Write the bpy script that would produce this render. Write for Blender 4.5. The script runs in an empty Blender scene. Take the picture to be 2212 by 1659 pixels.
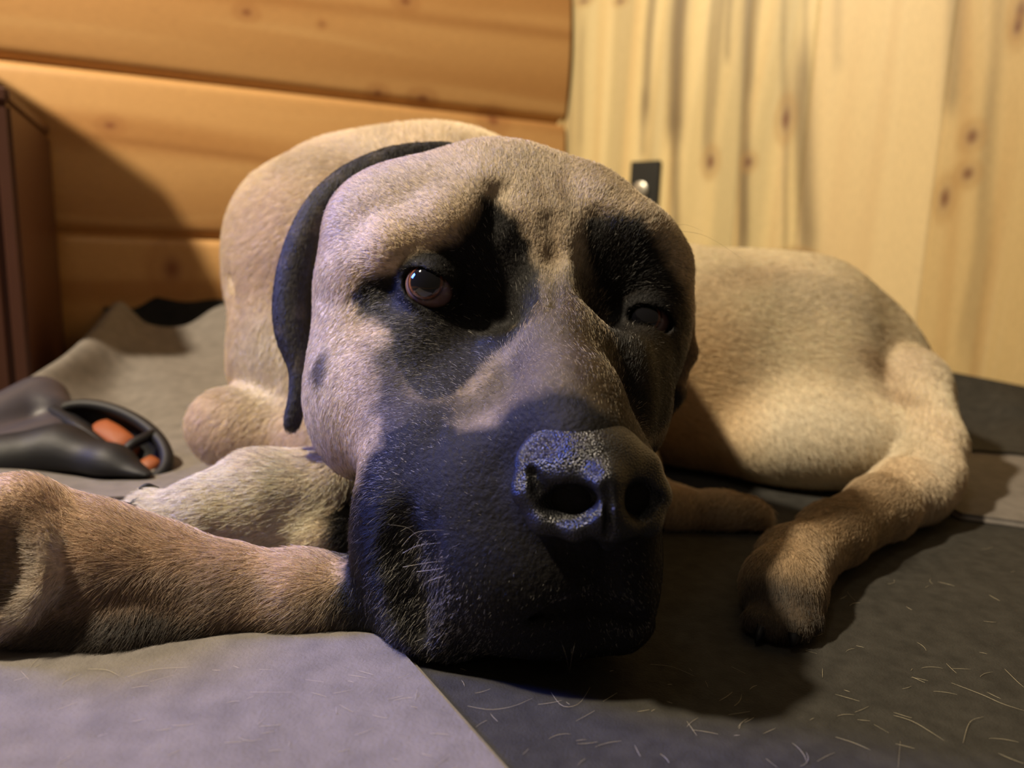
import bpy, math, time
import numpy as np
from mathutils import Vector, Matrix

T0 = time.time()
RNG = np.random.default_rng(7)
scene = bpy.context.scene
col = scene.collection

# ------------------------------------------------------------------ camera
PITCH, ROLL, CAMH = math.radians(10.2), 0.035, 0.20
FPX = 1600.0
cp, sp = math.cos(PITCH), math.sin(PITCH)
F = np.array([0, cp, -sp]); R0 = np.array([1., 0, 0]); U0 = np.array([0, sp, cp])
Rv = R0 * math.cos(ROLL) + U0 * math.sin(ROLL)
Uv = U0 * math.cos(ROLL) - R0 * math.sin(ROLL)
C0 = np.array([0, 0, CAMH])
M3 = np.stack([Rv, Uv, F], 1)          # camera frame (right, up, depth) -> world

cam = bpy.data.objects.new('camera', bpy.data.cameras.new('camera'))
col.objects.link(cam)
mw = Matrix(((Rv[0], Uv[0], -F[0], C0[0]), (Rv[1], Uv[1], -F[1], C0[1]), (Rv[2], Uv[2], -F[2], C0[2]), (0, 0, 0, 1)))
cam.matrix_world = mw
cam.data.sensor_width = 36.0
cam.data.lens = FPX / 2212 * 36
cam.data.clip_start = 0.02
cam.data.dof.use_dof = True
cam.data.dof.focus_distance = 0.37
cam.data.dof.aperture_fstop = 5.2
scene.camera = cam

# ------------------------------------------------------------------ world and lights
w = bpy.data.worlds.new('room_ambient'); scene.world = w; w.use_nodes = True
bg = w.node_tree.nodes['Background']; bg.inputs[0].default_value = (1.0, 0.78, 0.58, 1); bg.inputs[1].default_value = 0.06

def area(name, loc, target, size, power, color, shape='DISK'):
    l = bpy.data.lights.new(name, 'AREA'); l.shape = shape; l.size = size; l.energy = power; l.color = color
    o = bpy.data.objects.new(name, l); col.objects.link(o)
    o.location = loc
    o.rotation_euler = (Vector(target) - Vector(loc)).to_track_quat('-Z', 'Y').to_euler()
    return o
KEY = (-1.0, 0.22, 1.5)
area('wall_lamp_light', KEY, (0.1, 0.7, 0.15), 0.10, 46.0, (1.0, 0.84, 0.60))
area('ceiling_lamp_light', (-0.35, 0.15, 2.1), (0.1, 0.6, 0.1), 0.30, 2.2, (1.0, 0.86, 0.66))
area('screen_light', (-0.95, 0.50, 0.62), (-0.04, 0.33, 0.10), 0.28, 1.1, (0.06, 0.16, 1.0), 'SQUARE').data.spread = math.radians(38)

vs = scene.view_settings
vs.view_transform = 'Standard'; vs.look = 'None'; vs.exposure = 0.08; vs.gamma = 1.0; vs.use_curve_mapping = False
scene.cycles.use_denoising = True

# ------------------------------------------------------------------ helpers
def cc(px, py, d):                     # a pixel at a depth, in the camera frame (m)
    return np.array([(px - 1106) / FPX * d, (829.5 - py) / FPX * d, d])
def toW(p):
    return np.asarray(p) @ M3.T + C0
def P(px, py, d):
    return toW(cc(px, py, d))
def ray(px, py):
    return F + (px - 1106) / FPX * Rv + (829.5 - py) / FPX * Uv
def G(px, py, z=0.0):                  # the point of a pixel at height z
    r = ray(px, py); t = (z - CAMH) / r[2]
    return C0 + r * t

def setp(o, label=None, cat=None, group=None, kind=None):
    if label: o['label'] = label
    if cat: o['category'] = cat
    if group: o['group'] = group
    if kind: o['kind'] = kind
    return o
def mesh_obj(name, V, Fc, mat=None, parent=None, smooth=True, cols=None):
    me = bpy.data.meshes.new(name)
    if isinstance(Fc, np.ndarray):
        V = np.asarray(V, dtype=np.float32)
        nf, k = Fc.shape
        me.vertices.add(len(V)); me.vertices.foreach_set('co', V.ravel())
        me.loops.add(nf * k); me.loops.foreach_set('vertex_index', Fc.astype(np.int32).ravel())
        me.polygons.add(nf); me.polygons.foreach_set('loop_start', np.arange(0, nf * k, k, dtype=np.int32))
        me.update(calc_edges=True); me.validate()
    else:
        me.from_pydata([tuple(map(float, v)) for v in V], [], Fc); me.update()
    if smooth: me.polygons.foreach_set('use_smooth', [True] * len(me.polygons))
    if cols is not None:
        a = me.color_attributes.new('coat', 'FLOAT_COLOR', 'POINT')
        c4 = np.ones((len(cols), 4), np.float32); c4[:, :3] = cols
        a.data.foreach_set('color', c4.ravel())
    if mat: me.materials.append(mat)
    o = bpy.data.objects.new(name, me); col.objects.link(o)
    if parent: o.parent = parent
    return o
def empty(name, loc=(0, 0, 0)):
    o = bpy.data.objects.new(name, None); col.objects.link(o); o.location = tuple(map(float, loc)); o.empty_display_size = .02
    return o
def setparent(o, parent):              # parent while keeping world place (parents only have a location)
    o.parent = parent
    o.matrix_parent_inverse = Matrix.Translation(-parent.location)
def new_mat(name):
    m = bpy.data.materials.new(name); m.use_nodes = True
    nt = m.node_tree; b = nt.nodes['Principled BSDF']
    return m, nt, b
def simple(name, c, rough=0.6, spec=0.4, bump=0, bscale=200, coat=0, metal=0, vary=0.0):
    m, nt, b = new_mat(name)
    b.inputs['Base Color'].default_value = (*c, 1); b.inputs['Roughness'].default_value = rough
    b.inputs['Specular IOR Level'].default_value = spec; b.inputs['Metallic'].default_value = metal
    b.inputs['Coat Weight'].default_value = coat; b.inputs['Coat Roughness'].default_value = .12
    tc = nt.nodes.new('ShaderNodeTexCoord')
    n = nt.nodes.new('ShaderNodeTexNoise'); n.inputs['Scale'].default_value = bscale; n.inputs['Detail'].default_value = 4
    nt.links.new(tc.outputs['Object'], n.inputs['Vector'])
    if bump:
        bp = nt.nodes.new('ShaderNodeBump'); bp.inputs['Strength'].default_value = bump; bp.inputs['Distance'].default_value = .001
        nt.links.new(n.outputs['Fac'], bp.inputs['Height']); nt.links.new(bp.outputs['Normal'], b.inputs['Normal'])
    n2 = nt.nodes.new('ShaderNodeTexNoise'); n2.inputs['Scale'].default_value = bscale * .12; n2.inputs['Detail'].default_value = 5
    nt.links.new(tc.outputs['Object'], n2.inputs['Vector'])
    hs = nt.nodes.new('ShaderNodeHueSaturation'); hs.inputs['Color'].default_value = (*c, 1)
    mr = nt.nodes.new('ShaderNodeMapRange'); mr.inputs[3].default_value = 1 - vary; mr.inputs[4].default_value = 1 + vary
    mr.inputs[1].default_value = .3; mr.inputs[2].default_value = .7
    nt.links.new(n2.outputs['Fac'], mr.inputs[0]); nt.links.new(mr.outputs[0], hs.inputs['Value']); nt.links.new(hs.outputs[0], b.inputs['Base Color'])
    return m
def attr_mat(name, rough=.6, spec=.3, noise=0.0, nscale=400, bump=0.0, stretch=(1, 1, 1)):
    m, nt, b = new_mat(name)
    at = nt.nodes.new('ShaderNodeAttribute'); at.attribute_name = 'coat'
    b.inputs['Roughness'].default_value = rough; b.inputs['Specular IOR Level'].default_value = spec
    tc = nt.nodes.new('ShaderNodeTexCoord'); mp = nt.nodes.new('ShaderNodeMapping'); mp.inputs['Scale'].default_value = stretch
    nt.links.new(tc.outputs['Object'], mp.inputs[0])
    n = nt.nodes.new('ShaderNodeTexNoise'); n.inputs['Scale'].default_value = nscale; n.inputs['Detail'].default_value = 4
    nt.links.new(mp.outputs[0], n.inputs['Vector'])
    hs = nt.nodes.new('ShaderNodeHueSaturation'); mr = nt.nodes.new('ShaderNodeMapRange')
    mr.inputs[1].default_value = .3; mr.inputs[2].default_value = .7; mr.inputs[3].default_value = 1 - noise; mr.inputs[4].default_value = 1 + noise
    nt.links.new(n.outputs['Fac'], mr.inputs[0]); nt.links.new(mr.outputs[0], hs.inputs['Value'])
    nt.links.new(at.outputs['Color'], hs.inputs['Color']); nt.links.new(hs.outputs[0], b.inputs['Base Color'])
    if bump:
        bp = nt.nodes.new('ShaderNodeBump'); bp.inputs['Strength'].default_value = bump; bp.inputs['Distance'].default_value = .002
        nt.links.new(n.outputs['Fac'], bp.inputs['Height']); nt.links.new(bp.outputs['Normal'], b.inputs['Normal'])
    return m
def sstep(a, b, x):
    t = np.clip((x - a) / (b - a), 0, 1); return t * t * (3 - 2 * t)

def vnoise(p, scale, seed=0):          # smooth value noise on points (n,3) -> 0..1
    r = np.random.default_rng(seed); tab = r.random((32, 32, 32)).astype(np.float32)
    q = np.asarray(p) * scale; i = np.floor(q).astype(int); f = q - i; f = f * f * (3 - 2 * f)
    out = 0
    for a in (0, 1):
        for b in (0, 1):
            for c in (0, 1):
                wgt = (f[:, 0] if a else 1 - f[:, 0]) * (f[:, 1] if b else 1 - f[:, 1]) * (f[:, 2] if c else 1 - f[:, 2])
                out = out + wgt * tab[(i[:, 0] + a) & 31, (i[:, 1] + b) & 31, (i[:, 2] + c) & 31]
    return out

# ------------------------------------------------------------------ implicit sculpting: smooth unions evaluated on a grid
class Sculpt:
    def __init__(s): s.ops = []
    def ball(s, px, py, d, r, k=12, op='u', rot=0.0, yaw=0.0, pitch=0.0):     # ellipsoid, radii in mm, rot = tilt in the image plane
        c = cc(px, py, d); r = (np.array([r] * 3 if np.isscalar(r) else r, float)) / 1000
        a, b, g = math.radians(rot), math.radians(yaw), math.radians(pitch)
        Rz = np.array([[math.cos(a), -math.sin(a), 0], [math.sin(a), math.cos(a), 0], [0, 0, 1]])
        Ry = np.array([[math.cos(b), 0, math.sin(b)], [0, 1, 0], [-math.sin(b), 0, math.cos(b)]])
        Rx = np.array([[1, 0, 0], [0, math.cos(g), -math.sin(g)], [0, math.sin(g), math.cos(g)]])
        s.ops.append(('e', c, r, Rz @ Ry @ Rx, k / 1000, op)); return s
    def chain(s, pts, k=12, op='u', kk=4):      # round cones through (px,py,d,r_mm)
        for a, b in zip(pts[:-1], pts[1:]):
            s.ops.append(('c', cc(*a[:3]), a[3] / 1000, cc(*b[:3]), b[3] / 1000, k / 1000, op))
        return s
    def grid(s, lo, hi, h, floor=None):
        lo = np.array(lo, float); n = np.ceil((np.array(hi) - lo) / h).astype(int) + 1
        D = np.full(n, .06, np.float32)
        ax = [lo[i] + h * np.arange(n[i]) for i in range(3)]
        for o in s.ops:
            if o[0] == 'e':
                _, c, r, R, k, op = o
                ext = np.sqrt(((R * r) ** 2).sum(1)) + k + .004; b0, b1 = c - ext, c + ext
            else:
                _, a, ra, b, rb, k, op = o
                m = max(ra, rb) + k + .004; b0, b1 = np.minimum(a, b) - m, np.maximum(a, b) + m
            i0 = np.clip(np.floor((b0 - lo) / h).astype(int), 0, n); i1 = np.clip(np.ceil((b1 - lo) / h).astype(int) + 1, 0, n)
            if (i1 <= i0).any(): continue
            sl = tuple(slice(i0[j], i1[j]) for j in range(3))
            X = ax[0][sl[0]][:, None, None]; Y = ax[1][sl[1]][None, :, None]; Z = ax[2][sl[2]][None, None, :]
            if o[0] == 'e':
                x, y, z = X - c[0], Y - c[1], Z - c[2]
                q = [R[0, j] * x + R[1, j] * y + R[2, j] * z for j in range(3)]
                k0 = np.sqrt((q[0] / r[0]) ** 2 + (q[1] / r[1]) ** 2 + (q[2] / r[2]) ** 2)
                k1 = np.sqrt((q[0] / r[0] ** 2) ** 2 + (q[1] / r[1] ** 2) ** 2 + (q[2] / r[2] ** 2) ** 2) + 1e-9
                f = k0 * (k0 - 1) / k1
            else:
                ab = b - a; L2 = ab @ ab + 1e-12
                x, y, z = X - a[0], Y - a[1], Z - a[2]
                t = np.clip((x * ab[0] + y * ab[1] + z * ab[2]) / L2, 0, 1)
                f = np.sqrt((x - t * ab[0]) ** 2 + (y - t * ab[1]) ** 2 + (z - t * ab[2]) ** 2) - (ra + (rb - ra) * t)
            f = f.astype(np.float32); g = D[sl]
            if op == 'u':
                hh = np.clip(k - np.abs(g - f), 0, None) / k
                D[sl] = np.minimum(g, f) - hh * hh * k * .25
            else:
                hh = np.clip(k - np.abs(g + f), 0, None) / k
                D[sl] = np.maximum(g, -f) + hh * hh * k * .25
        if floor is not None:                       # flatten what lies on the ground
            zw = (Rv[2] * ax[0])[:, None, None] + (Uv[2] * ax[1])[None, :, None] + (F[2] * ax[2])[None, None, :] + CAMH
            f = (floor - zw).astype(np.float32); k = .006
            hh = np.clip(k - np.abs(D - f), 0, None) / k
            D = np.maximum(D, f) + hh * hh * k * .25
        return D, lo, h
def surface(D, lo, h):                              # surface nets
    n = D.shape; ins = D < 0
    cnt = np.zeros([m - 1 for m in n], np.int16)
    c8 = [(a, b, c) for a in (0, 1) for b in (0, 1) for c in (0, 1)]
    sub = lambda A, a, b, c: A[a:n[0] - 1 + a, b:n[1] - 1 + b, c:n[2] - 1 + c]
    for c in c8: cnt += sub(ins, *c)
    act = (cnt > 0) & (cnt < 8)
    idx = np.argwhere(act); vid = np.full(act.shape, -1, np.int64); vid[act] = np.arange(len(idx))
    val = np.stack([D[idx[:, 0] + a, idx[:, 1] + b, idx[:, 2] + c] for a, b, c in c8], 1)
    acc = np.zeros((len(idx), 3)); num = np.zeros(len(idx))
    for i in range(8):
        for j in range(i + 1, 8):
            ci, cj = np.array(c8[i]), np.array(c8[j])
            if np.abs(ci - cj).sum() != 1: continue
            a, b = val[:, i], val[:, j]; m = (a < 0) != (b < 0)
            t = np.where(m, a / np.where(m, a - b, 1), 0)
            acc += m[:, None] * (ci + t[:, None] * (cj - ci)); num += m
    V = lo + h * (idx + acc / num[:, None])
    quads = []
    for axn in range(3):
        u, v = [(1, 2), (2, 0), (0, 1)][axn]
        A = np.take(ins, range(n[axn] - 1), axn); B = np.take(ins, range(1, n[axn]), axn)
        e = np.argwhere(A != B); s = A[tuple(e.T)]
        ok = (e[:, u] > 0) & (e[:, v] > 0) & (e[:, u] < n[u] - 1) & (e[:, v] < n[v] - 1); e, s = e[ok], s[ok]
        du = np.zeros(3, int); du[u] = 1; dv = np.zeros(3, int); dv[v] = 1
        g = lambda q: vid[tuple(q.T)]
        q = np.stack([g(e - du - dv), g(e - dv), g(e), g(e - du)], 1)
        q[~s] = q[~s][:, ::-1]; quads.append(q)
    Q = np.concatenate(quads); Q = Q[(Q >= 0).all(1)]
    return V, Q
def relax(V, Q, it=1, w=.5):
    for _ in range(it):
        acc = np.zeros_like(V); num = np.zeros(len(V))
        for a in range(4):
            for b in (1, 3):
                np.add.at(acc, Q[:, a], V[Q[:, (a + b) % 4]]); np.add.at(num, Q[:, a], 1)
        num[num == 0] = 1
        V = V + w * (acc / num[:, None] - V)
    return V
def vnormals(V, Q):
    fn = np.cross(V[Q[:, 2]] - V[Q[:, 0]], V[Q[:, 3]] - V[Q[:, 1]])
    N = np.zeros_like(V)
    for a in range(4): np.add.at(N, Q[:, a], fn)
    return N / (np.linalg.norm(N, axis=1, keepdims=True) + 1e-12)

# ------------------------------------------------------------------ the room
D2 = lambda p: np.array([p[0], p[1]])
def on_ray(px, dist_y):                       # ground-plan point seen in column px (near the horizon) at distance y
    r = ray(px, 560); return np.array([r[0] / r[1] * dist_y, dist_y])
CORNER = on_ray(1200, 1.45)
LEFTP = on_ray(0, 1.08)
RIGHTP = on_ray(2212, 0.98)
ld = (LEFTP - CORNER) / np.linalg.norm(LEFTP - CORNER)
rd = (RIGHTP - CORNER) / np.linalg.norm(RIGHTP - CORNER)
def wall_pt(px, py, base, d2):                # where the pixel's ray meets a vertical wall: (distance along, height)
    r = ray(px, py)
    A = np.array([[r[0], -d2[0]], [r[1], -d2[1]]]); t, s = np.linalg.solve(A, base)
    return s, CAMH + t * r[2]

def wall_mesh(name, base, d2, length, height, nx, nz, colf, relf, mat, s0=0.0, thick=.05):
    s = np.linspace(s0, length, nx); z = np.linspace(-.02, height, nz)
    S, Z = np.meshgrid(s, z, indexing='ij'); S, Z = S.ravel(), Z.ravel()
    nrm = np.array([-d2[1], d2[0]]);
    if nrm[1] > 0: nrm = -nrm                 # towards the camera
    rel = relf(S, Z)
    V = np.stack([base[0] + d2[0] * S + nrm[0] * rel, base[1] + d2[1] * S + nrm[1] * rel, Z], 1)
    Vb = np.stack([base[0] + d2[0] * S - nrm[0] * thick, base[1] + d2[1] * S - nrm[1] * thick, Z], 1)
    i = np.arange(nx * nz).reshape(nx, nz)
    q = np.stack([i[:-1, :-1], i[1:, :-1], i[1:, 1:], i[:-1, 1:]], -1).reshape(-1, 4)
    fn = np.cross(V[q[0, 1]] - V[q[0, 0]], V[q[0, 3]] - V[q[0, 0]])
    if fn[:2] @ nrm < 0: q = q[:, ::-1]
    corners = [i[0, 0], i[-1, 0], i[-1, -1], i[0, -1]]
    nb = len(V); Vall = np.concatenate([V, Vb[corners]])
    cols = colf(S, Z); cols = np.concatenate([cols, cols[corners]])
    extra = [[nb, nb + 1, nb + 2, nb + 3]]
    o = mesh_obj(name, Vall, np.concatenate([q, np.array(extra)]), mat, cols=cols)
    return setp(o, kind='structure')

def lin(r, g, b):                             # sRGB 0-255 -> linear
    c = np.array([r, g, b], float) / 255
    return np.where(c <= .04045, c / 12.92, ((c + .055) / 1.055) ** 2.4)
def mixc(c, col, m):
    m = np.asarray(m)[:, None] if np.ndim(m) else m
    return c * (1 - m) + np.asarray(col) * m

# -- log wall on the left: broad horizontal logs, orange pine
logs = [wall_pt(600, 196, CORNER, ld)[1], wall_pt(300, 508, CORNER, ld)[1]]
LOGH = logs[0] - logs[1]
KNOTL = [(530, 35, 9, 5), (868, 10, 11, 6), (812, 203, 9, 5), (908, 215, 12, 6), (1060, 262, 14, 9), (240, 275, 9, 5), (372, 580, 16, 18), (690, 60, 4, 3), (50, 520, 20, 12)]
def log_col(S, Z):
    p = np.stack([S * 1.3, Z * 16, S * 0 + 3], 1)
    warp = vnoise(np.stack([S * 4, Z * 9, S * 0], 1), 1, 5) * .03
    row = np.floor((Z - logs[1]) / LOGH)
    g = vnoise(np.stack([S * 2.2 + row * 7, (Z + warp) * 60, row], 1), 1, 1)
    g2 = vnoise(np.stack([S * 1.2 + row * 3, (Z + warp) * 22, row], 1), 1, 2)
    c = np.tile(np.array([.60, .34, .135]), (len(S), 1))
    c = mixc(c, [.40, .18, .055], sstep(.45, .9, g2) * .65)
    c = mixc(c, [.66, .40, .17], sstep(.6, 1, g) * .5)
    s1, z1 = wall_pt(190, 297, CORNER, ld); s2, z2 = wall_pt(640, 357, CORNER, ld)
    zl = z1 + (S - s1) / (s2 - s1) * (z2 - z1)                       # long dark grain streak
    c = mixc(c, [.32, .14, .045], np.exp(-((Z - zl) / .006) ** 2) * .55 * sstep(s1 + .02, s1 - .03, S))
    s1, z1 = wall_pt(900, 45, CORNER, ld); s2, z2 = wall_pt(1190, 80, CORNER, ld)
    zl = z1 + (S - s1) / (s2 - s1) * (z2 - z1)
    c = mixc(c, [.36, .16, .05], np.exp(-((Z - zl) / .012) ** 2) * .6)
    for px, py, a, b in KNOTL:
        s, z = wall_pt(px, py, CORNER, ld); k = 1.25 / FPX
        r = np.sqrt(((S - s) / (a * k * 1.2)) ** 2 + ((Z - z) / (b * k * 1.5)) ** 2)
        c = mixc(c, [.22, .07, .03], np.exp(-r ** 2) * .9)
        c = mixc(c, [.36, .15, .05], np.exp(-((r - 2.0) / .7) ** 2) * .35)
    return c
def log_rel(S, Z):
    f = ((Z - logs[1]) / LOGH) % 1.0
    e = np.minimum(f, 1 - f) * LOGH
    return .012 * (1 - np.exp(-(e / .006) ** 1.5)) + .010 * np.sin(np.pi * f)
m_log = attr_mat('orange_pine_log', .42, .35, .10, 30, .15, (3, 3, 40))
wall_mesh('wall_left', CORNER, ld, 1.9, 1.5, 700, 600, log_col, log_rel, m_log)

# -- plank wall on the right: pale knotty boards, upright
SEAMS = [wall_pt(px, 300, CORNER, rd)[0] for px in (1212, 1458, 1602, 1742, 2032)]
m_plank = attr_mat('pale_knotty_pine', .45, .35, .08, 30, .12, (30, 30, 3))
STR = [  # px, py of the top, px, py of the bottom, width px, strength
    (1410, 0, 1395, 260, 9, .75), (1470, 0, 1458, 300, 16, .95), (1462, 250, 1455, 520, 9, .75), (1395, 200, 1388, 340, 7, .5),
    (1562, 0, 1530, 360, 8, .55), (1622, 0, 1600, 560, 9, .8), (1545, 0, 1522, 330, 6, .5), (1705, 180, 1690, 560, 5, .5),
    (1737, 120, 1742, 560, 15, .65), (1728, 200, 1735, 560, 9, .45), (1698, 0, 1694, 240, 5, .45), (1610, 330, 1595, 560, 8, .6),
    (2072, 0, 2055, 240, 10, .55), (1238, 0, 1230, 330, 5, .4), (1262, 60, 1255, 330, 6, .35), (1580, 0, 1574, 130, 5, .55),
    (1640, 0, 1622, 200, 6, .5), (1745, 0, 1742, 200, 4, .4), (2165, 0, 2100, 800, 8, .35), (2140, 200, 2080, 760, 6, .3), (1815, 0, 1812, 150, 7, .25)]
KNOTR = [(1697, 258, 9, 22), (1535, 350, 9, 16), (1618, 350, 8, 10), (2100, 295, 9, 14), (2091, 375, 9, 12), (2041, 428, 8, 20), (1720, 552, 18, 8), (1262, 2, 12, 6), (1340, 2, 9, 6), (2205, 30, 8, 26), (2198, 60, 5, 10)]
def plank_col(S, Z):
    b = np.searchsorted(np.array(SEAMS), S)
    warp = vnoise(np.stack([S * 6, Z * 3, S * 0], 1), 1, 8) * .05
    g = vnoise(np.stack([(S + warp) * 110, Z * 1.6 + b * 5, b * 1.0], 1), 1, 11)
    g2 = vnoise(np.stack([(S + warp) * 40, Z * 1.0 + b * 3, b * 1.0], 1), 1, 12)
    c = np.tile(np.array([.76, .60, .30]), (len(S), 1))
    c = mixc(c, [.82, .68, .38], sstep(.5, 1, g) * .8)
    c = mixc(c, [.52, .31, .11], sstep(.5, .95, g2) * .55)
    c = mixc(c, [.78, .60, .34], (b == 4) * .6)
    c = mixc(c, [.50, .31, .12], (b == 5) * .45)
    g3 = vnoise(np.stack([(S + warp) * 26, Z * .7 + b * 2, b * 2.0], 1), 1, 15)
    c = mixc(c, [.44, .37, .20], sstep(.45, .8, g3) * .55 * (b < 4))
    wob = (vnoise(np.stack([S * 0, Z * 9, S * 0 + 2], 1), 1, 3) - .5) * .010
    for x0, y0, x1, y1, wd, st in STR:
        s1, z1 = wall_pt(x0, y0, CORNER, rd); s2, z2 = wall_pt(x1, y1, CORNER, rd)
        t = (Z - z1) / (z2 - z1); sl = s1 + t * (s2 - s1) + wob; ww = wd * 1.5 * 1.15 / FPX
        end = sstep(1.15, .85, t) * (sstep(-.2, .1, t) if y0 > 0 else 1)
        c = mixc(c, [.20, .145, .075], np.exp(-np.abs((S - sl) / ww) ** 2.4) * st * end)
    for px, py, a, bb in KNOTR:
        s, z = wall_pt(px, py, CORNER, rd); k = 1.15 / FPX
        r = np.sqrt(((S - s) / (a * k * 1.25)) ** 2 + ((Z - z) / (bb * k * 1.15)) ** 2)
        c = mixc(c, [.17, .065, .03], np.exp(-r ** 2.2) * .92)
        c = mixc(c, [.42, .24, .08], np.exp(-((r - 1.7) / .6) ** 2) * .4)
    for q in SEAMS[1:]:
        c = mixc(c, [.30, .19, .08], np.exp(-((S - q) / .0012) ** 2) * .35)
    return c
def plank_rel(S, Z):
    r = np.zeros_like(S)
    for q in SEAMS[1:]: r -= .002 * np.exp(-((S - q) / .0012) ** 2)
    return r
wall_mesh('wall_right', CORNER, rd, 1.7, 1.5, 900, 420, plank_col, plank_rel, m_plank)

def boxm(name, V8, mat, parent=None, bevel=0.0):
    Fq = [[0, 1, 2, 3], [7, 6, 5, 4], [0, 4, 5, 1], [1, 5, 6, 2], [2, 6, 7, 3], [3, 7, 4, 0]]
    o = mesh_obj(name, V8, Fq, mat, parent, smooth=False)
    import bmesh
    bm = bmesh.new(); bm.from_mesh(o.data)
    bmesh.ops.recalc_face_normals(bm, faces=bm.faces)
    if bevel: bmesh.ops.bevel(bm, geom=list(bm.edges), offset=bevel, segments=3, affect='EDGES')
    bm.to_mesh(o.data); bm.free()
    return o
def wall_box(name, base, d2, s0, s1, z0, z1, t0, t1, mat, parent=None, bevel=0.0, off=None):
    nrm = np.array([-d2[1], d2[0]]); nrm = -nrm if nrm[1] > 0 else nrm
    pts = []
    for t in (t0, t1):
        for s, z in ((s0, z0), (s1, z0), (s1, z1), (s0, z1)):
            q = base + d2 * s + nrm * t; p = np.array([q[0], q[1], z])
            pts.append(p - (off if off is not None else 0))
    return boxm(name, pts, mat, parent, bevel)
# corner trim board where the two walls meet
m_trim = simple('pale_trim_wood', (.66, .50, .24), .45, .35, .1, 60, vary=.06)
sA, _ = wall_pt(1197, 200, CORNER, rd); sB, _ = wall_pt(1222, 200, CORNER, rd)
setp(wall_box('trim_1', CORNER, rd, sA - .004, sB, -.01, 1.5, 0.0, .011, m_trim, bevel=.003), kind='structure')
# the floor under the mats and what closes the room behind the camera is outside the photo; only the floor is needed
m_floor = simple('dark_floor_wood', (.16, .09, .05), .5, .3, .1, 80, vary=.1)
fl = boxm('floor', [(-1.6, -.3, -.03), (1.7, -.3, -.03), (1.7, 2.0, -.03), (-1.6, 2.0, -.03), (-1.6, -.3, 0), (1.7, -.3, 0), (1.7, 2.0, 0), (-1.6, 2.0, 0)], m_floor)
setp(fl, kind='structure')

# door latch plate on the plank wall
m_blk = simple('black_metal', (.012, .013, .012), .45, .5, .05, 200)
m_slv = simple('brushed_steel', (.55, .53, .46), .35, .5, .05, 200, metal=.8)
s0, z1_ = wall_pt(1366, 350, CORNER, rd); s1, _ = wall_pt(1430, 350, CORNER, rd); _, z0_ = wall_pt(1395, 505, CORNER, rd)
mid = CORNER + rd * (s0 + s1) / 2
lt = empty('latch_plate', (mid[0], mid[1], z0_)); setp(lt, 'black metal latch plate with round silver button on the pale plank wall', 'latch')
off = np.array([mid[0], mid[1], z0_])
wall_box('plate', CORNER, rd, s0, s1, z0_, z1_, .001, .006, m_blk, lt, .0015, off)
sc_, zc_ = wall_pt(1388, 411, CORNER, rd)
nr = np.array([-rd[1], rd[0]]); nr = -nr if nr[1] > 0 else nr
def disc(name, c, ax_u, ax_v, nrm, rad, h, mat, parent, dome=.3, seg=40):
    V, Fc = [], []; prof = [(1, 0), (1, .75), (.9, 1), (.6, 1 + dome * .6), (.25, 1 + dome)]
    for rr, hh in prof:
        for i in range(seg):
            a = 2 * math.pi * i / seg
            V.append(c + (ax_u * math.cos(a) + ax_v * math.sin(a)) * rad * rr + nrm * h * hh)
    for k in range(len(prof) - 1):
        for i in range(seg):
            j = (i + 1) % seg; Fc.append([k * seg + i, k * seg + j, (k + 1) * seg + j, (k + 1) * seg + i])
    Fc.append(list(range((len(prof) - 1) * seg, len(prof) * seg))); Fc.append(list(range(seg))[::-1])
    return mesh_obj(name, V, Fc, mat, parent)
cpt = np.array([*(CORNER + rd * sc_ + nr * .006), zc_]) - off
disc('button', cpt, np.array([rd[0], rd[1], 0]), np.array([0, 0, 1.]), np.array([nr[0], nr[1], 0]), .0145, .004, m_slv, lt)

# wooden cabinet at the left edge, standing against the log wall
s_far, h_cab = wall_pt(112, 275, CORNER, ld)
far = CORNER + ld * s_far
q = G(0, 168, h_cab)[:2]; nd = (q - far) / np.linalg.norm(q - far)      # its side runs from the wall towards the camera
outw = np.array([-nd[1], nd[0]]); outw = outw if outw[0] < 0 else -outw
nl = np.array([-ld[1], ld[0]]); nl = -nl if nl[1] > 0 else nl
m_cab = attr_mat('red_brown_wood', .5, .3, .1, 25, .1, (2, 2, 30))
cab = empty('wooden_cabinet', (*far, 0)); setp(cab, 'dark red-brown wooden cabinet at the left edge against the log wall', 'cabinet')
far0 = far + nd * .028
def cab_box(name, a, b, w0, w1, z0, z1, bevel=.004, mat=None):
    pts = []
    for z in (z0, z1):
        for u, v in ((a, w0), (b, w0), (b, w1), (a, w1)):
            p = far0 + nd * u + outw * v - far; pts.append((p[0], p[1], z))
    o = boxm(name, pts, mat, cab, bevel); return o
m_cabw = simple('red_brown_panel', (.085, .034, .022), .45, .35, .08, 40, vary=.12)
L = .30
cab_box('side_panel', 0, L, 0, .018, .0045, h_cab - .018, mat=m_cabw)
cab_box('top', 0, L, 0, .32, h_cab - .018, h_cab, mat=m_cabw)
cab_box('side_panel', 0, L, .302, .32, .0045, h_cab - .018, mat=m_cabw)
cab_box('front_panel', L - .018, L, .018, .302, .02, h_cab - .018, mat=m_cabw)

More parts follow.
